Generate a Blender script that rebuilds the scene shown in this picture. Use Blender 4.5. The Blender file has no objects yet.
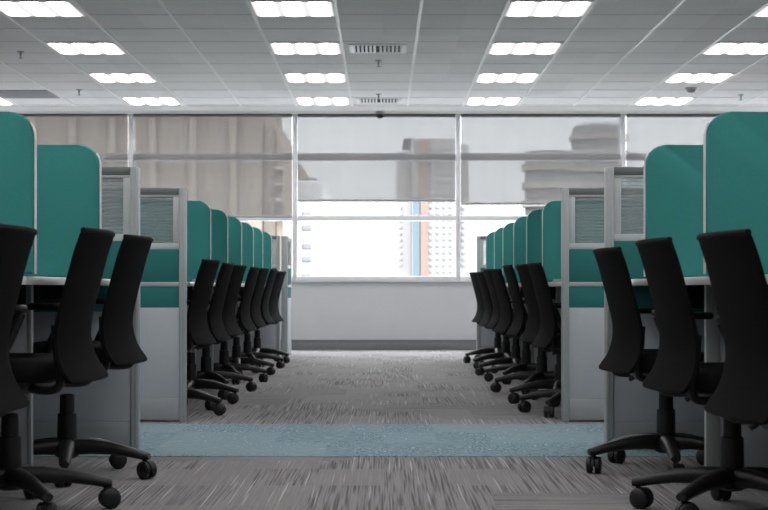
import bpy, bmesh, math, random
from mathutils import Vector, Matrix
random.seed(7)
C = bpy.context.scene.collection
PI = math.pi

# ------------------------------------------------------------------ materials
def new_mat(name):
    m = bpy.data.materials.new(name); m.use_nodes = True
    nt = m.node_tree
    for n in list(nt.nodes): nt.nodes.remove(n)
    out = nt.nodes.new('ShaderNodeOutputMaterial')
    return m, nt, out

def nd(nt, kind, **kw):
    n = nt.nodes.new(kind)
    for k, v in kw.items():
        if k.startswith('i_'): n.inputs[k[2:].replace('_', ' ')].default_value = v
        else: setattr(n, k, v)
    return n

def rgba(c): return (c[0], c[1], c[2], 1.0)

def pbr(name, col, rough=0.5, metal=0.0, spec=0.5, var=0.08, scale=40.0, bump=0.0, bscale=300.0, stretch=(1, 1, 1)):
    """principled with a soft procedural colour variation and an optional fine bump"""
    m, nt, out = new_mat(name)
    b = nd(nt, 'ShaderNodeBsdfPrincipled')
    b.inputs['Roughness'].default_value = rough
    b.inputs['Metallic'].default_value = metal
    b.inputs['Specular IOR Level'].default_value = spec
    tc = nd(nt, 'ShaderNodeTexCoord'); mp = nd(nt, 'ShaderNodeMapping')
    mp.inputs['Scale'].default_value = stretch
    nt.links.new(tc.outputs['Object'], mp.inputs['Vector'])
    nz = nd(nt, 'ShaderNodeTexNoise'); nz.inputs['Scale'].default_value = scale
    nt.links.new(mp.outputs[0], nz.inputs['Vector'])
    mx = nd(nt, 'ShaderNodeMix', data_type='RGBA')
    mx.inputs[6].default_value = rgba([c * (1 - var) for c in col])
    mx.inputs[7].default_value = rgba([min(1, c * (1 + var)) for c in col])
    nt.links.new(nz.outputs['Fac'], mx.inputs[0])
    nt.links.new(mx.outputs[2], b.inputs['Base Color'])
    if bump > 0:
        n2 = nd(nt, 'ShaderNodeTexNoise'); n2.inputs['Scale'].default_value = bscale
        nt.links.new(mp.outputs[0], n2.inputs['Vector'])
        bp = nd(nt, 'ShaderNodeBump'); bp.inputs['Strength'].default_value = bump
        bp.inputs['Distance'].default_value = 0.002
        nt.links.new(n2.outputs['Fac'], bp.inputs['Height'])
        nt.links.new(bp.outputs[0], b.inputs['Normal'])
    nt.links.new(b.outputs[0], out.inputs[0])
    return m

M = {}
M['plastic'] = pbr('black_plastic', (.009, .009, .010), .45, bump=.15)
M['caster'] = pbr('caster_rubber', (.008, .008, .009), .5)
M['seatfab'] = pbr('black_seat_fabric', (.007, .007, .008), .9, spec=.2, var=.3, scale=400, bump=.5)
M['chrome'] = pbr('chrome', (.62, .62, .63), .22, 1.0)
M['alu'] = pbr('brushed_aluminium', (.40, .425, .43), .42, .3, var=.05, stretch=(30, 30, 1))
M['aluglaze'] = pbr('pale_glazing_bead', (.50, .53, .53), .45, .1, var=.03)
M['aludark'] = pbr('grey_frame_metal', (.17, .185, .19), .45, .45, var=.05)
M['edge'] = pbr('white_edge_band', (.88, .89, .89), .16, var=.02)
M['deskshade'] = pbr('under_desk_shade', (.008, .009, .009), .95, 0, .03)  # near-black, painted shade for the strip below the desk tops
M['trim'] = pbr('pale_edge_trim', (.72, .73, .73), .4, .1)
M['teal'] = pbr('teal_fabric', (.056, .290, .272), .92, spec=.15, var=.10, scale=160, bump=.35, bscale=700)
M['tealpan'] = pbr('teal_panel_fabric', (.030, .165, .153), .9, spec=.15, var=.10, scale=160, bump=.35, bscale=700)
M['whitelam'] = pbr('pale_grey_laminate', (.41, .435, .46), .45, var=.03)
M['kick'] = pbr('grey_kick_laminate', (.30, .315, .32), .5, var=.03)
M['desk'] = pbr('pale_desk_laminate', (.60, .61, .61), .35, var=.03)
M['wall'] = pbr('painted_wall', (.56, .57, .585), .8, spec=.2, var=.03, scale=6)
M['base'] = pbr('dark_skirting', (.20, .21, .215), .5)
M['winframe'] = pbr('window_frame_paint', (.74, .75, .77), .35, 0, var=.03)
M['tbar'] = pbr('ceiling_bar_enamel', (.90, .90, .88), .35, var=.02)
M['bulk'] = pbr('plasterboard', (.68, .67, .65), .85, spec=.2, var=.03, scale=4)
M['cross'] = pbr('grey_cross_bar', (.62, .62, .61), .5)
M['dark'] = pbr('dark_void', (.03, .03, .03), .8)
M['ventwhite'] = pbr('vent_enamel', (.62, .62, .62), .45)
M['ventgrey'] = pbr('vent_grey', (.30, .30, .31), .55)
M['smoke'] = pbr('detector_plastic', (.55, .55, .54), .5)
M['asphalt'] = pbr('street_ground', (.22, .22, .22), .9)

def mesh_fabric():
    m, nt, out = new_mat('black_mesh_fabric')
    b = nd(nt, 'ShaderNodeBsdfPrincipled')
    b.inputs['Roughness'].default_value = .85; b.inputs['Specular IOR Level'].default_value = .06
    tc = nd(nt, 'ShaderNodeTexCoord')
    nz = nd(nt, 'ShaderNodeTexVoronoi'); nz.inputs['Scale'].default_value = 420
    nt.links.new(tc.outputs['Object'], nz.inputs['Vector'])
    cr = nd(nt, 'ShaderNodeMix', data_type='RGBA')
    cr.inputs[6].default_value = (.0025, .0025, .003, 1); cr.inputs[7].default_value = (.010, .010, .011, 1)
    nt.links.new(nz.outputs['Distance'], cr.inputs[0]); nt.links.new(cr.outputs[2], b.inputs['Base Color'])
    bp = nd(nt, 'ShaderNodeBump'); bp.inputs['Strength'].default_value = .5; bp.inputs['Distance'].default_value = .0015
    nt.links.new(nz.outputs['Distance'], bp.inputs['Height']); nt.links.new(bp.outputs[0], b.inputs['Normal'])
    nt.links.new(b.outputs[0], out.inputs[0])
    return m
M['mesh'] = mesh_fabric()

def carpet(name, base, dark, light, tile=.5, SA=125, SB=1.7):
    """loop-pile carpet tiles, quarter-turned, with broken streaks along the pile"""
    m, nt, out = new_mat(name)
    L = nt.links.new
    b = nd(nt, 'ShaderNodeBsdfPrincipled'); b.inputs['Roughness'].default_value = .9
    b.inputs['Specular IOR Level'].default_value = .04
    b.inputs['Sheen Weight'].default_value = .12; b.inputs['Sheen Roughness'].default_value = .4
    tc = nd(nt, 'ShaderNodeTexCoord')
    mp0 = nd(nt, 'ShaderNodeMapping'); mp0.inputs['Location'].default_value = (.13 / tile + 12, .21 / tile + 31, .1)
    mp0.inputs['Scale'].default_value = (1 / tile, 1 / tile, 0)
    fl0 = nd(nt, 'ShaderNodeVectorMath', operation='FLOOR'); wn0 = nd(nt, 'ShaderNodeTexWhiteNoise')
    gt = nd(nt, 'ShaderNodeMath', operation='GREATER_THAN'); gt.inputs[1].default_value = .62
    L(tc.outputs['Object'], mp0.inputs['Vector']); L(mp0.outputs[0], fl0.inputs[0]); L(fl0.outputs[0], wn0.inputs['Vector'])
    L(wn0.outputs['Value'], gt.inputs[0])
    def streak(sx, sy, off):
        mp = nd(nt, 'ShaderNodeMapping'); mp.inputs['Scale'].default_value = (sx, sy, 1)
        mp.inputs['Location'].default_value = (off, off * 2, 0)
        L(tc.outputs['Object'], mp.inputs['Vector'])
        n = nd(nt, 'ShaderNodeTexNoise'); n.inputs['Scale'].default_value = 1; n.inputs['Detail'].default_value = 1.2
        n.inputs['Roughness'].default_value = .6
        L(mp.outputs[0], n.inputs['Vector'])
        return n.outputs['Fac']
    def pick(a, c):
        mx = nd(nt, 'ShaderNodeMix', data_type='FLOAT'); L(gt.outputs[0], mx.inputs[0])
        L(a, mx.inputs[2]); L(c, mx.inputs[3]); return mx.outputs[0]
    f1 = pick(streak(SA, SB, 0), streak(SB, SA, 3))
    f2 = pick(streak(SA * .75, SB * .6, 9), streak(SB * .6, SA * .75, 5))
    r1 = nd(nt, 'ShaderNodeMapRange'); r1.inputs[1].default_value = .34; r1.inputs[2].default_value = .56; L(f1, r1.inputs[0])
    c1 = nd(nt, 'ShaderNodeMix', data_type='RGBA'); c1.inputs[6].default_value = rgba(dark); c1.inputs[7].default_value = rgba(base)
    cm = nd(nt, 'ShaderNodeMapping'); cm.inputs['Scale'].default_value = (4.0, 2.0, 1)
    L(tc.outputs['Object'], cm.inputs['Vector'])
    cf = nd(nt, 'ShaderNodeVectorMath', operation='FLOOR'); L(cm.outputs[0], cf.inputs[0])
    cw = nd(nt, 'ShaderNodeTexWhiteNoise'); L(cf.outputs[0], cw.inputs['Vector'])
    pm = nd(nt, 'ShaderNodeMapRange'); pm.inputs[1].default_value = .42; pm.inputs[2].default_value = .55; pm.inputs[3].default_value = .8; pm.inputs[4].default_value = 0; L(cw.outputs['Value'], pm.inputs[0])
    mxx = nd(nt, 'ShaderNodeMath', operation='MAXIMUM'); L(r1.outputs[0], mxx.inputs[0]); L(pm.outputs[0], mxx.inputs[1])
    L(mxx.outputs[0], c1.inputs[0])
    r2 = nd(nt, 'ShaderNodeMapRange'); r2.inputs[1].default_value = .64; r2.inputs[2].default_value = .70; L(f2, r2.inputs[0])
    c2 = nd(nt, 'ShaderNodeMix', data_type='RGBA'); c2.inputs[7].default_value = rgba(light)
    L(r2.outputs[0], c2.inputs[0]); L(c1.outputs[2], c2.inputs[6])
    L(c2.outputs[2], b.inputs['Base Color'])
    n3 = nd(nt, 'ShaderNodeTexNoise'); n3.inputs['Scale'].default_value = 350; L(tc.outputs['Object'], n3.inputs['Vector'])
    bp = nd(nt, 'ShaderNodeBump'); bp.inputs['Strength'].default_value = .5; bp.inputs['Distance'].default_value = .004
    L(n3.outputs['Fac'], bp.inputs['Height']); L(bp.outputs[0], b.inputs['Normal'])
    L(b.outputs[0], out.inputs[0])
    return m
M['carpet'] = carpet('grey_streaked_carpet', (.290, .280, .282), (.095, .091, .094), (.50, .48, .50))
M['bluecarpet'] = carpet('blue_carpet', (.270, .370, .410), (.09, .18, .225), (.46, .57, .60), tile=.25, SA=95, SB=22)

def ceiling_tile():
    m, nt, out = new_mat('mineral_ceiling_tile')
    L = nt.links.new
    b = nd(nt, 'ShaderNodeBsdfPrincipled'); b.inputs['Roughness'].default_value = .9
    b.inputs['Specular IOR Level'].default_value = .15
    tc = nd(nt, 'ShaderNodeTexCoord')
    mp = nd(nt, 'ShaderNodeMapping'); mp.inputs['Scale'].default_value = (1 / .61, 1 / .61, 1)
    L(tc.outputs['Object'], mp.inputs['Vector'])
    fl = nd(nt, 'ShaderNodeVectorMath', operation='FLOOR'); L(mp.outputs[0], fl.inputs[0])
    wn = nd(nt, 'ShaderNodeTexWhiteNoise'); L(fl.outputs[0], wn.inputs['Vector'])
    mx = nd(nt, 'ShaderNodeMix', data_type='RGBA')
    mx.inputs[6].default_value = (.80, .80, .79, 1); mx.inputs[7].default_value = (.86, .855, .84, 1)
    L(wn.outputs['Value'], mx.inputs[0]); L(mx.outputs[2], b.inputs['Base Color'])
    n = nd(nt, 'ShaderNodeTexNoise'); n.inputs['Scale'].default_value = 120; L(tc.outputs['Object'], n.inputs['Vector'])
    bp = nd(nt, 'ShaderNodeBump'); bp.inputs['Strength'].default_value = .3; bp.inputs['Distance'].default_value = .003
    L(n.outputs['Fac'], bp.inputs['Height']); L(bp.outputs[0], b.inputs['Normal'])
    L(b.outputs[0], out.inputs[0]); return m
M['ceil'] = ceiling_tile()

def clear_glass():
    m, nt, out = new_mat('clear_window_glass')
    t = nd(nt, 'ShaderNodeBsdfTransparent'); t.inputs[0].default_value = (.95, .97, .97, 1)
    g = nd(nt, 'ShaderNodeBsdfGlossy'); g.inputs['Roughness'].default_value = .02
    mx = nd(nt, 'ShaderNodeMixShader'); mx.inputs[0].default_value = .05
    nt.links.new(t.outputs[0], mx.inputs[1]); nt.links.new(g.outputs[0], mx.inputs[2]); nt.links.new(mx.outputs[0], out.inputs[0])
    return m
M['glass'] = clear_glass()

def reeded_glass():
    """horizontally lined privacy glass of the partition panels"""
    m, nt, out = new_mat('lined_privacy_glass'); L = nt.links.new
    tc = nd(nt, 'ShaderNodeTexCoord')
    sx = nd(nt, 'ShaderNodeSeparateXYZ'); L(tc.outputs['Object'], sx.inputs[0])
    mu = nd(nt, 'ShaderNodeMath', operation='MULTIPLY'); mu.inputs[1].default_value = 2 * PI / .017; L(sx.outputs['Z'], mu.inputs[0])
    sn = nd(nt, 'ShaderNodeMath', operation='SINE'); L(mu.outputs[0], sn.inputs[0])
    mr = nd(nt, 'ShaderNodeMapRange'); mr.inputs[1].default_value = -.2; mr.inputs[2].default_value = .6
    mr.inputs[3].default_value = .34; mr.inputs[4].default_value = .44; L(sn.outputs[0], mr.inputs[0])
    t = nd(nt, 'ShaderNodeBsdfRefraction'); t.inputs['Color'].default_value = (.86, .90, .91, 1)
    t.inputs['Roughness'].default_value = .12; t.inputs['IOR'].default_value = 1.12
    d = nd(nt, 'ShaderNodeBsdfPrincipled'); d.inputs['Base Color'].default_value = (.42, .45, .46, 1); d.inputs['Roughness'].default_value = .35
    mx = nd(nt, 'ShaderNodeMixShader'); L(mr.outputs[0], mx.inputs[0]); L(t.outputs[0], mx.inputs[1]); L(d.outputs[0], mx.inputs[2])
    L(mx.outputs[0], out.inputs[0]); return m
M['reed'] = reeded_glass()

def blind_fabric():
    m, nt, out = new_mat('mesh_roller_blind_fabric'); L = nt.links.new
    t = nd(nt, 'ShaderNodeBsdfTransparent'); t.inputs[0].default_value = (1, 1, 1, 1)
    d = nd(nt, 'ShaderNodeBsdfDiffuse'); tr = nd(nt, 'ShaderNodeBsdfTranslucent')
    d.inputs[0].default_value = (.34, .33, .325, 1); tr.inputs[0].default_value = (.036, .035, .034, 1)
    tc = nd(nt, 'ShaderNodeTexCoord'); mp = nd(nt, 'ShaderNodeMapping'); mp.inputs['Scale'].default_value = (3.5, 1, .15)
    L(tc.outputs['Object'], mp.inputs['Vector'])
    nz = nd(nt, 'ShaderNodeTexNoise'); nz.inputs['Scale'].default_value = 1.6; L(mp.outputs[0], nz.inputs['Vector'])
    mr = nd(nt, 'ShaderNodeMapRange'); mr.inputs[3].default_value = .46; mr.inputs[4].default_value = .54; L(nz.outputs['Fac'], mr.inputs[0])
    m1 = nd(nt, 'ShaderNodeMixShader'); L(mr.outputs[0], m1.inputs[0])
    L(d.outputs[0], m1.inputs[1]); L(tr.outputs[0], m1.inputs[2])
    m2 = nd(nt, 'ShaderNodeMixShader'); m2.inputs[0].default_value = BLIND_SOLID
    L(t.outputs[0], m2.inputs[1]); L(m1.outputs[0], m2.inputs[2])
    L(m2.outputs[0], out.inputs[0]); return m
BLIND_SOLID = .82
M['blind'] = blind_fabric()

LAMP = 12.5
def lamp_mat():
    m, nt, out = new_mat('fluorescent_diffuser'); L = nt.links.new
    tc = nd(nt, 'ShaderNodeTexCoord'); sx = nd(nt, 'ShaderNodeSeparateXYZ'); L(tc.outputs['Object'], sx.inputs[0])
    # three tubes across the width: brighter under each tube, dimmer between
    mu = nd(nt, 'ShaderNodeMath', operation='MULTIPLY'); mu.inputs[1].default_value = 2 * PI / .19; L(sx.outputs['X'], mu.inputs[0])
    cs = nd(nt, 'ShaderNodeMath', operation='COSINE'); L(mu.outputs[0], cs.inputs[0])
    mr = nd(nt, 'ShaderNodeMapRange'); mr.interpolation_type = 'SMOOTHERSTEP'; mr.inputs[1].default_value = -1; mr.inputs[2].default_value = .25
    mr.inputs[3].default_value = .056 * LAMP; mr.inputs[4].default_value = LAMP; L(cs.outputs[0], mr.inputs[0])
    e = nd(nt, 'ShaderNodeEmission'); e.inputs[0].default_value = (1, .975, .97, 1); L(mr.outputs[0], e.inputs[1])
    L(e.outputs[0], out.inputs[0]); return m
M['lamp'] = lamp_mat()

# ------------------------------------------------------------------ mesh helpers
def add_box(bm, x0, x1, y0, y1, z0, z1, bevel=0.0, seg=2):
    vs = [bm.verts.new((x, y, z)) for x in (x0, x1) for y in (y0, y1) for z in (z0, z1)]
    q = [(0, 1, 3, 2), (4, 6, 7, 5), (0, 4, 5, 1), (2, 3, 7, 6), (0, 2, 6, 4), (1, 5, 7, 3)]
    fs = [bm.faces.new([vs[i] for i in f]) for f in q]
    if bevel > 0:
        es = list({e for f in fs for e in f.edges})
        bmesh.ops.bevel(bm, geom=es, offset=bevel, segments=seg, profile=.5, affect='EDGES', clamp_overlap=True)

def loft(bm, rings, cap=True):
    vr = [[bm.verts.new(p) for p in r] for r in rings]
    n = len(vr[0])
    for a, b in zip(vr, vr[1:]):
        for i in range(n):
            bm.faces.new((a[i], a[(i + 1) % n], b[(i + 1) % n], b[i]))
    if cap:
        bm.faces.new(list(reversed(vr[0]))); bm.faces.new(vr[-1])

def add_lathe(bm, prof, n=20, axis='Z', origin=(0, 0, 0)):
    """prof: (radius, height) pairs"""
    o = Vector(origin); rings = []
    for r, h in prof:
        ring = []
        for i in range(n):
            a = 2 * PI * i / n; c, s = r * math.cos(a), r * math.sin(a)
            p = {'Z': (c, s, h), 'X': (h, c, s), 'Y': (s, h, c)}[axis]
            ring.append(o + Vector(p))
        rings.append(ring)
    loft(bm, rings)

def add_tube(bm, pts, r, n=10, flat=1.0):
    pts = [Vector(p) for p in pts]; rings = []
    rs = r if isinstance(r, (list, tuple)) else [r] * len(pts)
    up0 = None
    for i, p in enumerate(pts):
        t = (pts[min(i + 1, len(pts) - 1)] - pts[max(i - 1, 0)]).normalized()
        up = up0 if up0 is not None else (Vector((0, 0, 1)) if abs(t.z) < .9 else Vector((1, 0, 0)))
        s = t.cross(up).normalized(); u = s.cross(t).normalized(); up0 = u
        rings.append([p + s * (rs[i] * math.cos(2 * PI * k / n)) + u * (rs[i] * flat * math.sin(2 * PI * k / n)) for k in range(n)])
    loft(bm, rings)

def smooth_pts(pts, sub=5):
    P = [Vector(p) for p in pts]; out = []
    for i in range(len(P) - 1):
        p0 = P[max(i - 1, 0)]; p1 = P[i]; p2 = P[i + 1]; p3 = P[min(i + 2, len(P) - 1)]
        for k in range(sub):
            t = k / sub
            out.append(.5 * ((2 * p1) + (p2 - p0) * t + (2 * p0 - 5 * p1 + 4 * p2 - p3) * t * t + (-p0 + 3 * p1 - 3 * p2 + p3) * t ** 3))
    out.append(P[-1]); return out

def finish(bm, name, smooth=35):
    bmesh.ops.recalc_face_normals(bm, faces=bm.faces[:])
    me = bpy.data.meshes.new(name)
    for f in bm.faces: f.smooth = smooth > 0
    bm.to_mesh(me); bm.free()
    if smooth > 0: me.set_sharp_from_angle(angle=math.radians(smooth))
    return me

def obj(name, bm, mat, parent=None, loc=None, smooth=35):
    me = bm if isinstance(bm, bpy.types.Mesh) else finish(bm, name, smooth)
    if not me.materials: me.materials.append(mat)
    o = bpy.data.objects.new(name, me); C.objects.link(o)
    if parent: o.parent = parent
    if loc: o.location = loc
    return o

def BX(*a, **k):
    bm = bmesh.new(); add_box(bm, *a, **k); return bm

def thing(name, label, cat, loc=(0, 0, 0), rotz=0.0, group=None):
    o = bpy.data.objects.new(name, None); C.objects.link(o)
    o.empty_display_size = .1
    o.location = loc; o.rotation_euler = (0, 0, rotz)
    o['label'] = label; o['category'] = cat
    if group: o['group'] = group
    return o

def tag(o, label, cat, group=None):
    o['label'] = label; o['category'] = cat
    if group: o['group'] = group
    return o

def struct(o, label=None):
    o['kind'] = 'structure'
    if label: o['label'] = label
    return o

def copy_tree(o, parent=None):
    c = o.copy(); C.objects.link(c)
    if parent: c.parent = parent
    for ch in [x for x in KIDS.get(o.name, [])]: copy_tree(ch, c)
    return c
KIDS = {}
def index_kids(root):
    for o in [root] + list(root.children_recursive):
        KIDS[o.name] = list(o.children)

# ------------------------------------------------------------------ room shell
XL, XR, YB, YW, ZC = -6.667, 6.529, -5.0, 17.6, 2.72
struct(obj('floor', BX(XL, XR, YB, YW, -.12, 0), M['carpet'], smooth=0), 'grey streaked carpet tile floor')
struct(obj('floor_walkway', BX(XL, XR, 6.43, 7.96, 0, .003), M['bluecarpet'], smooth=0), 'blue carpet strip crossing the grey floor')
struct(obj('ceiling', BX(XL, XR, YB, YW, ZC, ZC + .12), M['ceil'], smooth=0), 'grey tiled suspended ceiling')
struct(obj('wall_left', BX(XL - .15, XL, YB, YW, 0, ZC), M['wall'], smooth=0), 'painted side wall')
struct(obj('wall_right', BX(XR, XR + .15, YB, YW, 0, ZC), M['wall'], smooth=0), 'painted side wall')
struct(obj('wall_behind', BX(XL - .15, XR + .15, YB - .15, YB, 0, ZC), M['wall'], smooth=0), 'painted wall')
struct(obj('wall_far', BX(XL, XR, YW, YW + .2, 0, .785), M['wall'], smooth=0), 'pale grey low wall under the windows')
bm = bmesh.new(); add_box(bm, XL, XR, YW - .022, YW, 0, .105, .004); add_box(bm, XL, XR, YW - .03, YW, .105, .115, .002)
struct(obj('baseboard_far', bm, M['base']), 'dark grey skirting under the windows')

# perimeter plasterboard band of the ceiling
bm = bmesh.new(); add_box(bm, XL, XR, 16.86, YW + .2, ZC - .006, ZC, .002)
add_box(bm, XL, XR, 17.40, YW + .2, ZC - .010, ZC - .006)
struct(obj('trim_1', bm, M['bulk'], smooth=0), 'smooth pale ceiling band along the windows')
# ceiling grid bars
bm = bmesh.new(); G = .61
k = math.ceil((XL - .27) / G)
while .27 + k * G < XR:
    x = .27 + k * G; add_box(bm, x - .012, x + .012, YB, 16.86, ZC - .006, ZC); k += 1
struct(obj('trim_2', bm, M['tbar'], smooth=0), 'long pale bars of the ceiling grid')
bm = bmesh.new()
y = 16.74
while y > YB:
    add_box(bm, XL, XR, y - .005, y + .005, ZC - .003, ZC); y -= G
struct(obj('trim_3', bm, M['cross'], smooth=0), 'thin cross bars of the ceiling grid')

# ------------------------------------------------------------------ windows and blinds
MX = [-6.667, -4.782, -2.897, -1.011, .862, 2.759, 4.644, 6.529]
ZS, ZT = .78, ZC - .010
for i in range(7):
    a, b = MX[i], MX[i + 1]
    bm = bmesh.new()
    add_box(bm, a, a + .027, YW - .02, YW + .12, ZS, ZT, .004)          # half mullions at both sides
    add_box(bm, b - .027, b, YW - .02, YW + .12, ZS, ZT, .004)
    for z0, z1 in ((ZS, .845), (1.486, 1.545), (2.18, 2.262), (ZT - .02, ZT)):
        add_box(bm, a + .02, b - .02, YW + (0 if z0 != ZS else -.035), YW + .12, z0, z1, .004)
    w = struct(obj('window_%d' % (i + 1), bm, M['winframe']), 'grey framed window bay')
    bm = bmesh.new()
    for z0, z1 in ((.845, 1.486), (1.545, 2.18), (2.262, ZT - .02)):
        add_box(bm, a + .027, b - .027, YW + .055, YW + .063, z0, z1)
    g = obj('glass_pane', bm, M['glass'], w, smooth=0)

blinds = [(1, 1.46, 'roller blind over the outermost left window, low behind the teal screens'),
          (2, 1.515, 'sheer roller blind drawn over the window left of centre'),
          (3, 1.70, 'sheer roller blind over the centre window, raised above the clear pane'),
          (4, 1.665, 'sheer roller blind over the window right of centre'),
          (5, 1.52, 'sheer roller blind over the window behind the right screens')]
for i, zb, lab in blinds:
    a, b = MX[i] + .032, MX[i + 1] - .032
    t = thing('roller_blind', lab, 'blind', ((a + b) / 2, YW - .055, zb), group='roller blinds')
    h = (b - a) / 2; H = ZC - .012 - zb
    bm = bmesh.new(); n = 24
    cols = [[bm.verts.new((-h + 2 * h * q / n, .006 * math.sin(q * 1.1 + i) * (1 - r), .02 + (H - .02) * r)) for r in (0, .5, 1)] for q in range(n + 1)]
    for c0, c1 in zip(cols, cols[1:]):
        for r in range(2): bm.faces.new((c0[r], c1[r], c1[r + 1], c0[r + 1]))
    obj('blind_fabric', bm, M['blind'], t)
    bm = bmesh.new(); add_lathe(bm, [(.006, -h), (.0155, -h + .002), (.0155, h - .002), (.006, h)], 14, 'X', (0, 0, .012))
    obj('bottom_rail', bm, M['ventgrey'], t)
    bm = bmesh.new(); add_lathe(bm, [(.01, -h), (.019, -h + .002), (.019, h - .002), (.01, h)], 14, 'X', (0, .022, H - .02))
    obj('roller_tube', bm, M['ventwhite'], t)

# ------------------------------------------------------------------ ceiling fittings
def make_light():
    t = thing('ceiling_light', '', 'ceiling light')
    bm = bmesh.new(); w = .283
    for x0, x1, y0, y1 in ((-.295, -w, -.295, .295), (w, .295, -.295, .295), (-w, w, -.295, -w), (-w, w, w, .295)):
        add_box(bm, x0, x1, y0, y1, -.006, 0, .001)
    obj('light_frame', bm, M['tbar'], t)
    bm = bmesh.new(); n = 48; prof = []
    for q in range(n + 1):
        x = -w + 2 * w * q / n
        prof.append((x, -.004 - .007 * max(0, .5 + .5 * math.cos(2 * PI * x / .19)) ** .7))
    cols = [[bm.verts.new((x, y, z if abs(y) < w - .001 else -.002)) for y in (-w, -w + .03, w - .03, w)] for x, z in prof]
    for c0, c1 in zip(cols, cols[1:]):
        for r in range(3): bm.faces.new((c0[r], c0[r + 1], c1[r + 1], c1[r]))
    obj('diffuser', bm, M['lamp'], t)
    index_kids(t); return t
L0 = make_light(); first = True
colx = [(-4.61, 'column at the far left edge'), (-2.79, 'column left of the centre columns'), (-.95, 'column just left of the air vents'),
        (.88, 'column just right of the air vents'), (2.71, 'rightmost column')]
rowy = [(10.70, 'fourth from the windows'), (12.52, 'third from the windows'), (14.32, 'second from the windows'), (16.13, 'nearest the windows')]
def light_at(x, y, lab):
    global first
    o = L0 if first else copy_tree(L0); first = False
    o.location = (x, y, ZC); o['label'] = lab; o['group'] = 'recessed ceiling lights'
for cx, cl in colx:
    for ry, rl in rowy:
        px = 383 + (cx + .58) * 1530 / (ry + .3)
        if px < 2: continue
        light_at(cx + .305, ry + .305, 'square white ceiling light, %s, %s' % (cl, rl))
# the same grid of lamps goes on over the near desks and behind the camera
for q in range(2, 6):
    for cx in (-4.61, -2.78, -.95, .88, 2.71, 4.54):
        light_at(cx + .305, 10.70 - 1.83 * q + .305, 'square white ceiling light above the picture, over the near part of the room')

def vent(x, y, lab):
    t = thing('air_vent', lab, 'air vent', (x, y, ZC), group='slotted air vents')
    bm = bmesh.new(); a, b, c, d = .24, .205, .225, .19
    for x0, x1, y0, y1 in ((-a, -b, -c, c), (b, a, -c, c), (-b, b, -c, -d), (-b, b, d, c)):
        add_box(bm, x0, x1, y0, y1, -.009, 0, .002)
    obj('vent_frame', bm, M['tbar'], t)
    obj('vent_cavity', BX(-b, b, -d, d, -.0025, -.001), M['dark'], t, smooth=0)
    for q in range(12):
        s = -1 if q < 6 else 1
        xx = -.19 + q * .0342
        bm = bmesh.new()
        loft(bm, [[(xx, -.188, -.003), (xx + .004, -.188, -.003), (xx + .004 + s * .016, -.188, -.016), (xx + s * .016, -.188, -.016)],
                  [(xx, .188, -.003), (xx + .004, .188, -.003), (xx + .004 + s * .016, .188, -.016), (xx + s * .016, .188, -.016)]])
        obj('vent_slat', bm, M['tbar'], t, smooth=0)
vent(-.045, 12.83, 'slotted square air vent in the ceiling, the nearer of the two between the central lights')
vent(-.045, 16.36, 'slotted square air vent in the ceiling close to the windows above the dome camera')

t = thing('return_grille', 'grey flat return air grille in the ceiling at far left', 'air vent', (-3.71, 15.85, ZC))
bm = bmesh.new()
for x0, x1, y0, y1 in ((-.30, -.27, -.30, .30), (.27, .30, -.30, .30), (-.27, .27, -.30, -.27), (-.27, .27, .27, .30)):
    add_box(bm, x0, x1, y0, y1, -.008, 0, .002)
obj('grille_frame', bm, M['ventgrey'], t)
bm = bmesh.new()
for q in range(18): add_box(bm, -.27, .27, -.265 + q * .03, -.265 + q * .03 + .02, -.006, -.001)
obj('grille_slats', bm, M['ventgrey'], t, smooth=0)

def sprinkler(x, y, lab):
    t = thing('fire_sprinkler', lab, 'sprinkler', (x, y, ZC), group='pendent fire sprinklers')
    bm = bmesh.new(); add_lathe(bm, [(.030, 0), (.032, -.004), (.020, -.008), (.008, -.009)], 18); obj('escutcheon', bm, M['ventgrey'], t)
    bm = bmesh.new(); add_lathe(bm, [(.008, -.007), (.009, -.03), (.006, -.034), (.004, -.055)], 12); obj('sprinkler_body', bm, M['ventgrey'], t)
    bm = bmesh.new(); add_lathe(bm, [(.004, -.053), (.019, -.055), (.019, -.058), (.003, -.060)], 16); obj('deflector', bm, M['ventgrey'], t)
sprinkler(-.04, 13.5, 'small fire sprinkler behind the nearer air vent')
sprinkler(-.045, 15.85, 'small fire sprinkler just in front of the far air vent')
sprinkler(-3.08, 13.0, 'small fire sprinkler at upper left between light columns, the nearer one')
sprinkler(-3.08, 15.5, 'small fire sprinkler at left beside the grey return grille')
sprinkler(3.72, 15.9, 'small fire sprinkler at far right beside the rightmost lights')
t = thing('smoke_detector', 'round smoke detector on the ceiling between the right lights', 'smoke detector', (3.09, 15.35, ZC))
bm = bmesh.new(); add_lathe(bm, [(.058, 0), (.060, -.012), (.050, -.018)], 24); obj('detector_base', bm, M['smoke'], t)
bm = bmesh.new(); add_lathe(bm, [(.046, -.017), (.044, -.035), (.028, -.048), (.004, -.050)], 24); obj('detector_head', bm, M['ventgrey'], t)
t = thing('dome_camera', 'small dark dome security camera hanging above the centre window', 'security camera', (-.035, 17.36, ZC - .006))
bm = bmesh.new(); add_lathe(bm, [(.046, 0), (.048, -.028), (.042, -.034)], 24); obj('camera_mount', bm, M['ventgrey'], t)
bm = bmesh.new(); add_lathe(bm, [(.040, -.033)] + [(.042 * math.cos(a), -.042 - .042 * math.sin(a)) for a in [k * PI / 2 / 7 for k in range(7)]] + [(.003, -.0845)], 24)
obj('camera_dome', bm, M['plastic'], t)

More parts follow.
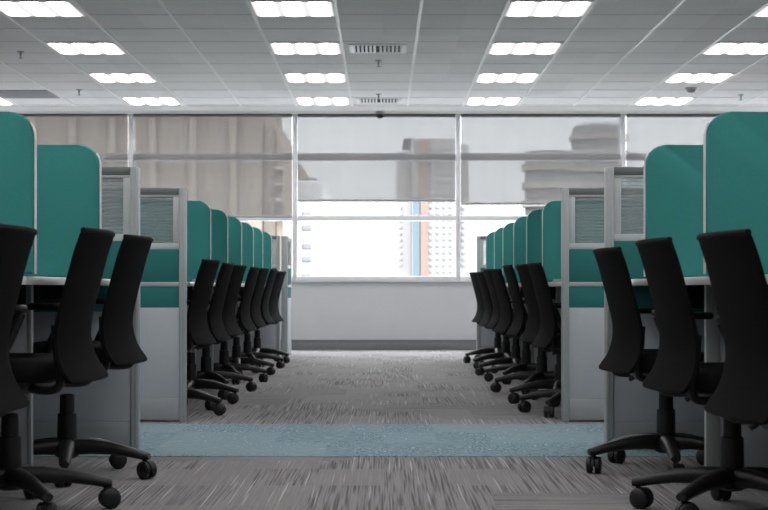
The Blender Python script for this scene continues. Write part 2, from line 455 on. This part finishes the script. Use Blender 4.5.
# ------------------------------------------------------------------ partition panels
ZP = 1.24
def end_panel(sx, xa, y, label, wide=.70, along=False):
    """framed partition; local +x runs away from the aisle edge at xa, local y is thickness"""
    t = thing('partition_panel', label, 'partition', (xa, y, 0), 0 if sx > 0 else PI, group='framed partition panels')
    if along: t.rotation_euler = (0, 0, PI / 2)
    D = .03
    bm = bmesh.new()
    add_box(bm, 0, .036, -D, D, 0, ZP, .005)
    for s in (-1, 1):                                  # double rib down each face of the post
        add_box(bm, .006, .014, s * D - .003, s * D + .003, .01, ZP - .01, .001)
        add_box(bm, .022, .031, s * D - .003, s * D + .003, .01, ZP - .01, .001)
    obj('corner_post', bm, M['alu'], t)
    obj('corner_post', BX(wide - .03, wide, -D, D, 0, ZP, .004), M['alu'], t)
    obj('top_rail', BX(.036, wide - .03, -D + .004, D - .004, ZP - .035, ZP, .004), M['aludark'], t)
    bm = bmesh.new(); x0, x1, z0, z1, f = .036, wide - .03, .915, ZP - .035, .032
    for b in ((x0, x1, z0, z0 + f), (x0, x1, z1 - .012, z1), (x0, x0 + f, z0 + f, z1 - .012), (x1 - f, x1, z0 + f, z1 - .012)):
        add_box(bm, b[0], b[1], -D + .008, D - .008, b[2], b[3], .003)
    w = obj('glazing_frame', bm, M['aluglaze'], t)
    obj('glass_pane', BX(x0 + f, x1 - f, -.003, .003, z0 + f, z1 - .012), M['reed'], w, smooth=0)
    obj('fabric_panel', BX(x0, x1, -D + .004, D - .004, .742, .915, .004), M['tealpan'], t)
    obj('divider_strip', BX(x0, x1, -D + .001, D - .001, .718, .742, .002), M['alu'], t)
    obj('fabric_panel', BX(x0, x1, -D + .004, D - .004, .606, .718, .004), M['tealpan'], t)
    obj('lower_panel', BX(x0, x1, -D + .004, D - .004, .125, .606, .003), M['whitelam'], t)
    obj('kick_plate', BX(x0, x1, -D + .002, D - .002, .012, .125, .002), M['kick'], t)
    return t
end_panel(-1, -1.070, 6.72, 'glazed teal and grey partition ending the near left desk row')
end_panel(1, .975, 6.72, 'glazed teal and grey partition ending the near right desk row')
end_panel(-1, -1.045, 8.13, 'glazed teal and grey partition at the left edge of the blue carpet, facing the far row')
end_panel(1, .950, 8.13, 'glazed teal and grey partition at the right edge of the blue carpet, facing the far row')
end_panel(-1, -1.045, 15.55, 'partition ending the far left desk row near the windows, seen past the last chair')
end_panel(1, .955, 15.60, 'partition ending the far right desk row near the windows, seen past the last chair')
end_panel(1, -1.005, 15.60, 'partition turned along the aisle beside the windows at the far left', wide=.72, along=True)

def long_panel(x, y0, y1, label):
    t = thing('spine_partition', label, 'partition', (x, y0, 0), group='long partitions behind the desks')
    n = round((y1 - y0) / 1.03); L = (y1 - y0) / n
    for q in range(n):
        a, b = q * L + .004, (q + 1) * L - .004
        obj('fabric_panel', BX(-.025, .025, a, b, .76, ZP - .03, .004), M['tealpan'], t)
        obj('lower_panel', BX(-.025, .025, a, b, .10, .76, .003), M['whitelam'], t)
    obj('top_rail', BX(-.03, .03, 0, y1 - y0, ZP - .03, ZP, .004), M['alu'], t)
    obj('kick_plate', BX(-.028, .028, 0, y1 - y0, 0, .10, .002), M['kick'], t)
SPL, SPR = -1.787, 1.712
long_panel(SPL, 3.5, 6.68, 'long partition behind the near left desks')
long_panel(SPR, 3.5, 6.68, 'long partition behind the near right desks')
long_panel(SPL, 8.17, 15.51, 'long partition behind the far left desks')
long_panel(SPR, 8.17, 15.56, 'long partition behind the far right desks')

# ------------------------------------------------------------------ screens and desks
def screen_mesh(W, H, T, r):
    """upright fabric screen, aisle edge at x=0 running to x=W, rounded upper aisle corner"""
    pts = [(0.0, 0.0), (W, 0.0), (W, H)]
    for k in range(9):
        a = PI / 2 + k * PI / 2 / 8
        pts.append((r + r * math.cos(a), H - r + r * math.sin(a)))
    bm = bmesh.new()
    f = []
    for y in (-T / 2, T / 2): f.append([bm.verts.new((x, y, z)) for x, z in pts])
    n = len(pts)
    bm.faces.new(f[0]); bm.faces.new(list(reversed(f[1])))
    for i in range(n): bm.faces.new((f[0][i], f[0][(i + 1) % n], f[1][(i + 1) % n], f[1][i]))
    es = [e for e in bm.edges if abs(e.verts[0].co.y - e.verts[1].co.y) < 1e-6]
    bmesh.ops.bevel(bm, geom=es, offset=.008, segments=3, profile=.5, affect='EDGES')
    return bm
def trim_mesh(H, T, r):
    bm = bmesh.new()
    pts = [Vector((-.004, 0, .0)), Vector((-.004, 0, H - r))]
    for k in range(1, 4):
        a = PI - k * PI / 2 / 8
        pts.append(Vector((r + (r + .004) * math.cos(a), 0, H - r + (r + .004) * math.sin(a))))
    rings = []
    for i, p in enumerate(pts):
        t = (pts[min(i + 1, len(pts) - 1)] - pts[max(i - 1, 0)]).normalized(); nrm = Vector((-t.z, 0, t.x))
        h = T / 2 - .003
        rings.append([p + nrm * .001 + Vector((0, -h + .003, 0)), p + nrm * .001 + Vector((0, h - .003, 0)), p + Vector((0, h, 0)) - nrm * .002,
                      p - nrm * .0025 + Vector((0, h, 0)), p - nrm * .0025 + Vector((0, -h, 0)), p + Vector((0, -h, 0)) - nrm * .002])
    loft(bm, rings); return bm
TH, TR = .028, .075
SW = .70
me_screen = finish(screen_mesh(SW, ZP - .752, TH, TR), 'fabric_panel')
me_trim = finish(trim_mesh(ZP - .752, TH, TR), 'edge_trim')
bm = bmesh.new()
add_box(bm, -.025, .025, -TH / 2 - .004, TH / 2 + .004, -.0064, .012, .003)
me_foot = finish(bm, 'screen_clamp')
def screen(sx, x, y, lab):
    t = thing('desk_screen', lab, 'desk screen', (x, y, .752), 0 if sx > 0 else PI, group='teal screens between the desks')
    obj('fabric_panel', me_screen, M['teal'], t); obj('edge_trim', me_trim, M['trim'], t); 
    for cx in (.085, .585): obj('screen_clamp', me_foot, M['alu'], t, (cx, 0, 0))
near_div = [4.61, 5.67]
far_div = [9.30, 10.32, 11.34, 12.36, 13.33, 14.40]
ordn = ['first', 'second', 'third', 'fourth', 'fifth', 'sixth', 'seventh']
for sx, x, side in ((-1, -1.05, 'left'), (1, .972, 'right')):
    for y, l in zip(near_div, ('nearest and tallest looking teal screen on the %s, cut by the picture edge' % side,
                               'teal screen on the %s just in front of the glazed partition, second nearest' % side)):
        screen(sx, x, y, l)
    for i, y in enumerate(far_div):
        screen(sx, x, y, 'rounded teal desk screen on the %s beyond the blue carpet, %s from the carpet' % (side, ordn[i]))

def desk(sx, x, y0, y1, lab, post=True):
    """one station: x is the desk edge at the aisle"""
    t = thing('desk', lab, 'desk', (x, y0, 0), 0, group='desks in rows')
    W = .665
    def bx(a, b, *r, **k): return BX(min(sx * a, sx * b), max(sx * a, sx * b), *r, **k)
    L = y1 - y0
    obj('edge_band', bx(-.003, .004, .001, L - .001, .7205, .7455, .001), M['edge'], t)
    obj('desk_top', bx(.004, W, .001, L - .001, .721, .745, .003), M['desk'], t)
    p = .16 if sx < 0 else .143; so = post
    if so is not None:
        obj('support_panel', bx(p + .012, W, so - .012, so + .012, .012, .721, .002), M['whitelam'], t)
        obj('support_post', bx(p, p + (.014 if sx < 0 else .05), so - .016, so + .016, 0, .721, .003), M['alu'], t)
    obj('modesty_panel', bx(W - .03, W - .012, .03, L - .03, .28, .721, .002), M['kick'], t)
    obj('desk_shade_strip', bx(.18, .21, .002, L - .002, .632, .721, .003), M['deskshade'], t)  # dark strip added to stand for the shade under the desk top
    obj('cable_tray', bx(W - .16, W - .05, .05, L - .05, .62, .70, .004), M['aludark'], t)
for sx, x, side in ((-1, -1.075, 'left'), (1, 1.0, 'right')):
    for (a, b), w in zip(((3.55, 4.61), (4.61, 5.67), (5.67, 6.685)),
                         ('nearest the camera, mostly outside the picture', 'between the two large teal screens', 'against the glazed partition of the near row')):
        desk(sx, x, a, b, 'pale desk on the %s %s' % (side, w), 1.03 - (.25 if sx < 0 else .21) if b < 6 else None)
    ys = [8.165] + far_div + [15.515]
    for i in range(7):
        desk(sx, x, ys[i], ys[i + 1], 'pale desk on the %s beyond the blue carpet, %s from the carpet' % (side, ordn[i]), ys[i + 1] - ys[i] - .22 if i < 6 else None)

# ------------------------------------------------------------------ office chair (faces local +y, hub at the origin)
def make_chair():
    t = thing('office_chair', '', 'chair')
    # star base
    bm = bmesh.new(); add_lathe(bm, [(.030, .072), (.044, .080), (.046, .125), (.040, .142), (.033, .146)], 24)
    obj('base_hub', bm, M['plastic'], t)
    legbm = bmesh.new(); rings = []
    for r, zt, zb, w in ((.030, .143, .085, .030), (.10, .142, .090, .028), (.18, .131, .088, .025), (.25, .114, .078, .0225), (.295, .101, .070, .021), (.318, .094, .070, .017)):
        c = min(.012, w * .5)
        rings.append([(r, -w, zb + c), (r, -w, zt - c), (r, -w + c, zt), (r, w - c, zt), (r, w, zt - c), (r, w, zb + c), (r, w - c, zb), (r, -w + c, zb)])
    loft(legbm, rings); me_leg = finish(legbm, 'base_leg', 50)
    cb = bmesh.new()
    add_lathe(cb, [(.008, .045), (.009, .085)], 12, 'Z', (0, 0, 0))
    for s in (-1, 1):
        add_lathe(cb, [(.010, s * .006), (.0295, s * .006), (.0325, s * .009), (.0325, s * .022), (.026, s * .027), (.008, s * .029)], 24, 'X', (0, -.012, .0325))
    # hood over the two wheels
    hood = []
    for k in range(9):
        a = math.radians(-5 + k * 25); hood.append(((-.012 + .036 * math.cos(a)), .0325 + .036 * math.sin(a)))
    rr = [[(-.0055, y, z), (.0055, y, z), (.0055, -.012 + (y + .012) * .5, .0325 + (z - .0325) * .5), (-.0055, -.012 + (y + .012) * .5, .0325 + (z - .0325) * .5)] for y, z in hood]
    loft(cb, rr); me_cast = finish(cb, 'caster', 40)
    for k in range(5):
        l = obj('base_leg', me_leg, M['plastic'], t); l.rotation_euler = (0, 0, 2 * PI * k / 5)
        c = obj('caster', me_cast, M['caster'], l, (.300, 0, 0)); c.rotation_euler = (0, 0, random.uniform(-2, 2))
    # gas lift
    bm = bmesh.new(); add_lathe(bm, [(.036, .140), (.0375, .15), (.0355, .238), (.0285, .242), (.027, .308), (.018, .312)], 24)
    g = obj('lift_column', bm, M['plastic'], t)
    bm = bmesh.new(); add_lathe(bm, [(.0135, .30), (.0135, .352)], 16); obj('piston', bm, M['chrome'], g)
    # mechanism
    bm = bmesh.new(); add_box(bm, -.075, .075, -.11, .10, .345, .392, .014, 3); add_box(bm, -.19, .19, -.06, .02, .372, .390, .006)
    m = obj('tilt_mechanism', bm, M['plastic'], t)
    bm = bmesh.new(); add_tube(bm, smooth_pts([(.07, .03, .362), (.17, .035, .362), (.225, .04, .345), (.262, .042, .330)]), [.006] * 12 + [.010] * 4, 8); obj('lever', bm, M['plastic'], m)
    bm = bmesh.new(); add_tube(bm, smooth_pts([(-.07, -.05, .362), (-.17, -.06, .36), (-.215, -.085, .338)]), [.006] * 8 + [.010] * 3, 8); obj('lever', bm, M['plastic'], m)
    # seat cushion: rounded slab with waterfall front
    bm = bmesh.new(); rings = []
    def seat_ring(scale, z, drop):
        R = []
        for k in range(40):
            a = 2 * PI * k / 40; ca, sa = math.cos(a), math.sin(a); e = .42
            x = .235 * scale * math.copysign(abs(ca) ** e, ca); y = .045 + .222 * scale * math.copysign(abs(sa) ** e, sa)
            zz = z - drop * max(0, (y - .10) / .16) ** 2 * .9 + .010 * (abs(x) / .235) ** 3
            R.append((x, y, zz))
        return R
    for s, z, d in ((.80, .384, .0), (.93, .380, .008), (.985, .392, .012), (1.0, .415, .022), (.985, .438, .03), (.94, .451, .034), (.80, .456, .03), (.5, .452, .02), (.2, .449, .0)):
        rings.append(seat_ring(s, z, d))
    loft(bm, rings); obj('seat', bm, M['seatfab'], t, smooth=60)
    bm = bmesh.new(); loft(bm, [seat_ring(q, z, 0) for q, z in ((.36, .340), (.50, .342), (.66, .352), (.78, .368), (.84, .386), (.80, .390))])
    obj('seat_shell', bm, M['plastic'], t, smooth=60)
    # backrest: S-profiled shell
    prof = [(.258, .850), (.254, .832), (.238, .785), (.215, .70), (.190, .605), (.179, .54), (.183, .485), (.197, .44), (.216, .410), (.230, .390), (.232, .383)]
    wid = [.385, .395, .400, .405, .412, .42, .44, .465, .480, .472, .430]
    P = smooth_pts([(r, z, w) for (r, z), w in zip(prof, wid)], 3)
    bm = bmesh.new(); rings = []; nU = 12
    for idx, p in enumerate(P):
        r, z, w = p; th = .034 if 1 < idx < len(P) - 2 else (.022 if idx in (1, len(P) - 2) else .010)
        rear, front = [], []
        for q in range(nU + 1):
            u = -1 + 2 * q / nU
            yb = -r + .016 * u * u
            edge = 1 - abs(u) ** 8 * .5
            rear.append((u * w / 2, yb + (1 - edge) * .01, z)); front.append((u * w / 2, yb + th * edge, z))
        rings.append(rear + list(reversed(front)))
    loft(bm, rings); bk = obj('backrest', bm, M['mesh'], t, smooth=60)
    bm = bmesh.new()
    add_tube(bm, [(u * .189, -.258 + .016 * u * u + .008, .849) for u in [-1.03 + k * 2.06 / 12 for k in range(13)]], .0095, 10)
    obj('top_bar', bm, M['seatfab'], bk)
    # looped brackets that carry the back from under the seat
    for s in (-1, 1):
        bm = bmesh.new()
        add_tube(bm, smooth_pts([(s * .10, -.03, .372), (s * .165, -.09, .362), (s * .185, -.150, .368), (s * .188, -.163, .41), (s * .185, -.150, .48), (s * .175, -.142, .56)]), .013, 10)
        obj('back_bracket', bm, M['plastic'], t)
    # arms
    for s in (-1, 1):
        bm = bmesh.new()
        add_tube(bm, smooth_pts([(s * .15, -.02, .381), (s * .245, -.025, .385), (s * .262, -.03, .42), (s * .262, -.075, .52), (s * .262, -.11, .60)]), [.017] * 21, 10)
        a = obj('armrest', bm, M['plastic'], t)
        obj('arm_pad', BX(s * .262 - .035, s * .262 + .035, -.125, .012, .600, .624, .011, 3), M['plastic'], a)
    index_kids(t); return t
CH = make_chair(); chair_first = True
def chair(x, y, face, star, lab, dz=0.0, yaw=0.0, back=0.0):
    """face +1 faces +x (right row), -1 faces -x; star is the world angle of one leg in degrees"""
    global chair_first
    o = CH if chair_first else copy_tree(CH)
    chair_first = False
    rz = (-PI / 2 if face > 0 else PI / 2) + math.radians(yaw + (4.5 if face > 0 else -4))
    o.location = (x, y, 0.004 if 6.1 < y < 8.4 else .001); o.rotation_euler = (0, 0, rz)
    o['label'] = lab; o['group'] = 'black office chairs'
    kids = [c for c in o.children]
    k = 0
    for c in kids:
        b = c.name.split('.')[0]
        if b == 'base_leg':
            c.rotation_euler = (0, 0, math.radians(star) - rz + 2 * PI * k / 5); k += 1
            for g in c.children: g.rotation_euler = (0, 0, random.uniform(-2.5, 2.5))
        elif b in ('seat', 'seat_shell', 'backrest', 'tilt_mechanism', 'back_bracket', 'armrest'):
            c.location.z = dz
            if b in ('backrest', 'back_bracket'): c.location.y = -back
        elif b == 'lift_column':
            for g in c.children: g.location.z = dz
CHAIRS = [
    (-1.200, 3.93, -1, 40, 'black mesh office chair nearest on the left, cut by the picture edge', .01, 1, .02),
    (-1.180, 4.84, -1, 16, 'black mesh office chair at left, second nearest, before the second teal screen', .035, 1, .05),
    (-1.185, 5.74, -1, -8, 'black mesh office chair at left beside the glazed partition, third nearest', .045, -1, .04),
    (1.10, 3.93, 1, 170, 'black mesh office chair nearest on the right, largest and cut by the picture edge', -.005, 1),
    (1.10, 4.82, 1, 157, 'black mesh office chair at right, second nearest, in front of the second teal screen', .005, 0, .02),
    (1.095, 5.92, 1, 194, 'black mesh office chair at right beside the glazed partition, third nearest', .005, 1)]
LY = [8.63, 9.46, 10.42, 11.50, 12.50, 13.48, 14.50]
RY = [8.63, 9.42, 10.38, 11.50, 12.45, 13.44, 14.50]
for i in range(7):
    CHAIRS.append((-1.195 + random.uniform(-.01, .01), LY[i], -1, random.uniform(-25, 20), 'black mesh office chair in the left row beyond the blue carpet, %s from the carpet' % ordn[i], random.uniform(0, .02), random.uniform(-3, 3)))
    CHAIRS.append((1.085 + random.uniform(-.01, .01), RY[i], 1, random.uniform(160, 205), 'black mesh office chair in the right row beyond the blue carpet, %s from the carpet' % ordn[i], random.uniform(-.01, .01), random.uniform(-3, 3)))
for c in CHAIRS: chair(*c)

# ------------------------------------------------------------------ city outside
def bmat(name, col, var=.06, scale=.2, stretch=(1, 1, 1)): return pbr(name, col, .8, spec=.2, var=var, scale=scale, stretch=stretch)
M['b_beige'] = bmat('beige_render', (.165, .142, .118), .12, .25, (1, 1, .05))
M['b_lit'] = bmat('lit_beige_render', (0.175, 0.147, 0.119))  # lit-side brightness put into the beige; corner pier shares this paler beige
M['b_pier'] = bmat('sand_pier_render', (.185, .158, .130))
M['b_white'] = bmat('white_render', (.45, .45, .45))
M['b_grey'] = bmat('grey_concrete', (.10, .10, .103))
M['b_pale'] = bmat('pale_pink_render', (0.214, 0.206, 0.202))
M['b_orange'] = bmat('orange_stripe_render', (0.168, 0.108, 0.085))
M['b_blue'] = bmat('blue_stripe_render', (0.081, 0.109, 0.131))
M['b_glass'] = bmat('far_window_glass', (0.166, 0.181, 0.181))
M['b_band'] = bmat('light_floor_band', (.145, .138, .125))
M['b_ggrey'] = bmat('far_grey_window', (0.200, 0.200, 0.209))
GZ = -42.0
def wp(px, D): return (px - 383) * D / 1530
def wz(py, D): return .71 + (288 - py) * D / 1530
def block(t, name, D, p0, p1, py, depth, mat, off=0.0, zb=None):
    """box filling pixel columns p0..p1 up to row py, its front at distance D; coordinates local to thing t"""
    bm = bmesh.new(); add_box(bm, wp(p0, D), wp(p1, D), D + off, D + off + depth, GZ if zb is None else zb, wz(py, D), .05, 1)
    o = obj(name, bm, mat, None, smooth=0)
    o.data.transform(Matrix.Translation(-t.location)); o.parent = t
    return o
struct(obj('ground', BX(-200, 200, 30, 320, GZ - .5, GZ), M['asphalt'], smooth=0), 'street level far below the windows')

D = 70.0
t = thing('apartment_building', 'beige apartment block filling the left windows behind the blinds', 'building', (wp(120, D), D, GZ))
block(t, 'tower_wall', D, -160, 262, 30, 14, M['b_beige'])
block(t, 'stair_tower', D, 262, 276, 124, 12, M['b_beige'], .5)
block(t, 'edge_pier', D, 276, 283, 129, 10, M['b_lit'], .3)
for q in range(7):
    a = -10 + q * 40; block(t, 'facade_pier', D, a, a + 7, 30, .5, M['b_pier'], -.4)
for q in range(4):
    y = 168 + q * 16; block(t, 'balcony_slab', D, 275.5, 284, y, 1.2, M['b_pale'], -.6, wz(y + 3, D))

D = 84.0
t = thing('white_building', 'white low building with small grey windows at the left of the centre window', 'building', (wp(310, D), D, GZ))
block(t, 'main_wall', D, 290, 323, 181, 14, M['b_white'])
block(t, 'roof_block', D, 303, 316, 176, 8, M['b_grey'], 1)
block(t, 'corner_pier', D, 294, 301, 163, 8, M['b_lit'], .5)
for y in (211, 224.5, 243, 256, 273):
    block(t, 'window', D, 301.8, 312, y, .12, M['b_ggrey'], -.08, wz(y + 6.2, D))

D = 115.0
t = thing('apartment_tower', 'tall pale tower with an orange stripe and a blue stripe outside the centre window', 'building', (wp(430, D), D, GZ))
block(t, 'side_wing', D, 397, 412, 150, 16, M['b_pale'], 1)
block(t, 'main_wall', D, 412, 457, 138, 18, M['b_pale'])
block(t, 'end_wing', D, 457, 470, 142, 14, M['b_pale'], 1.5)
block(t, 'crown', D, 416, 456, 135.5, 12, M['b_grey'], 2)
block(t, 'roof_slab', D, 404, 458, 134, 9, M['b_grey'], 3, wz(135.8, D))
block(t, 'orange_stripe', D, 420.5, 426.5, 139, .5, M['b_orange'], -.4)
block(t, 'blue_stripe', D, 412.5, 420.2, 196, .4, M['b_blue'], -.3)
rows = [147 + q * 6.45 for q in range(20)]
for y in rows:
    for k in range(4):
        a = 428.6 + k * 6.6
        block(t, 'window', D, a, a + 3.9, y, .14, M['b_glass'], -.1, wz(y + 3.6, D))
for y in rows[9:19]:
    block(t, 'window', D, 399.5, 402.5, y, .14, M['b_ggrey'], .9, wz(y + 3.6, D))
    block(t, 'window', D, 462, 465.5, y, .14, M['b_glass'], 1.4, wz(y + 3.6, D))

def round_tower(px0, px1, py, D, lab, name, nb, dome):
    r = (wp(px1, D) - wp(px0, D)) / 2; cx = (wp(px0, D) + wp(px1, D)) / 2
    t = thing(name, lab, 'building', (cx, D + r, GZ)); zt = wz(py, D) - GZ
    bm = bmesh.new(); pr = [(r, 0), (r, zt)]
    if dome: pr = [(r, 0), (r, zt - .35 * r), (r * .93, zt - .12 * r), (r * .75, zt)]
    add_lathe(bm, pr, 40); obj('tower_wall', bm, M['b_grey'], t)
    for q in range(nb):
        z = zt - 1.6 - q * 1.5
        bm = bmesh.new(); add_lathe(bm, [(r - .1, z), (r + .25, z), (r + .25, z + .55), (r - .1, z + .55)], 40)
        obj('floor_band', bm, M['b_band'], t)
round_tower(575, 630, 121, 140.0, 'taller round grey tower outside the window right of centre', 'round_tower', 22, True)
round_tower(527, 574, 150, 125.0, 'shorter round grey tower outside the window right of centre', 'round_tower', 18, False)

# ------------------------------------------------------------------ sky, camera, view
w = bpy.data.worlds.new('overcast_sky'); bpy.context.scene.world = w; w.use_nodes = True
nt = w.node_tree; bg = nt.nodes['Background']; bg.inputs[0].default_value = (.95, .96, 1.0, 1)
# bright hazy overcast: pale at the horizon, several times brighter high up
tc = nt.nodes.new('ShaderNodeTexCoord'); sx = nt.nodes.new('ShaderNodeSeparateXYZ'); nt.links.new(tc.outputs['Generated'], sx.inputs[0])
mxn = nt.nodes.new('ShaderNodeMath'); mxn.operation = 'MAXIMUM'; mxn.inputs[1].default_value = 0; nt.links.new(sx.outputs['Z'], mxn.inputs[0])
pw = nt.nodes.new('ShaderNodeMath'); pw.operation = 'POWER'; pw.inputs[1].default_value = 1.5; nt.links.new(mxn.outputs[0], pw.inputs[0])
ma = nt.nodes.new('ShaderNodeMath'); ma.operation = 'MULTIPLY_ADD'; ma.inputs[1].default_value = 24; ma.inputs[2].default_value = 1.9; nt.links.new(pw.outputs[0], ma.inputs[0])
nt.links.new(ma.outputs[0], bg.inputs[1])

cam = bpy.data.cameras.new('camera'); co = bpy.data.objects.new('camera', cam); C.objects.link(co)
co.location = (0, 0, .71); co.rotation_euler = (PI / 2, 0, 0)
cam.sensor_width = 36; cam.sensor_fit = 'HORIZONTAL'; cam.lens = 1530 / 768 * 36
cam.shift_x = 1 / 768; cam.shift_y = 33 / 768
cam.dof.use_dof = True; cam.dof.focus_distance = 7.0; cam.dof.aperture_fstop = 8.0
cam.clip_end = 600; cam.clip_start = .05
sc = bpy.context.scene; sc.camera = co
sc.view_settings.view_transform = 'Standard'; sc.view_settings.look = 'None'
sc.view_settings.gamma = 1; sc.view_settings.use_curve_mapping = False
sc.view_settings.exposure = 0.38
sc.cycles.max_bounces = 14; sc.cycles.diffuse_bounces = 6; sc.cycles.transparent_max_bounces = 24
sc.cycles.use_denoising = True
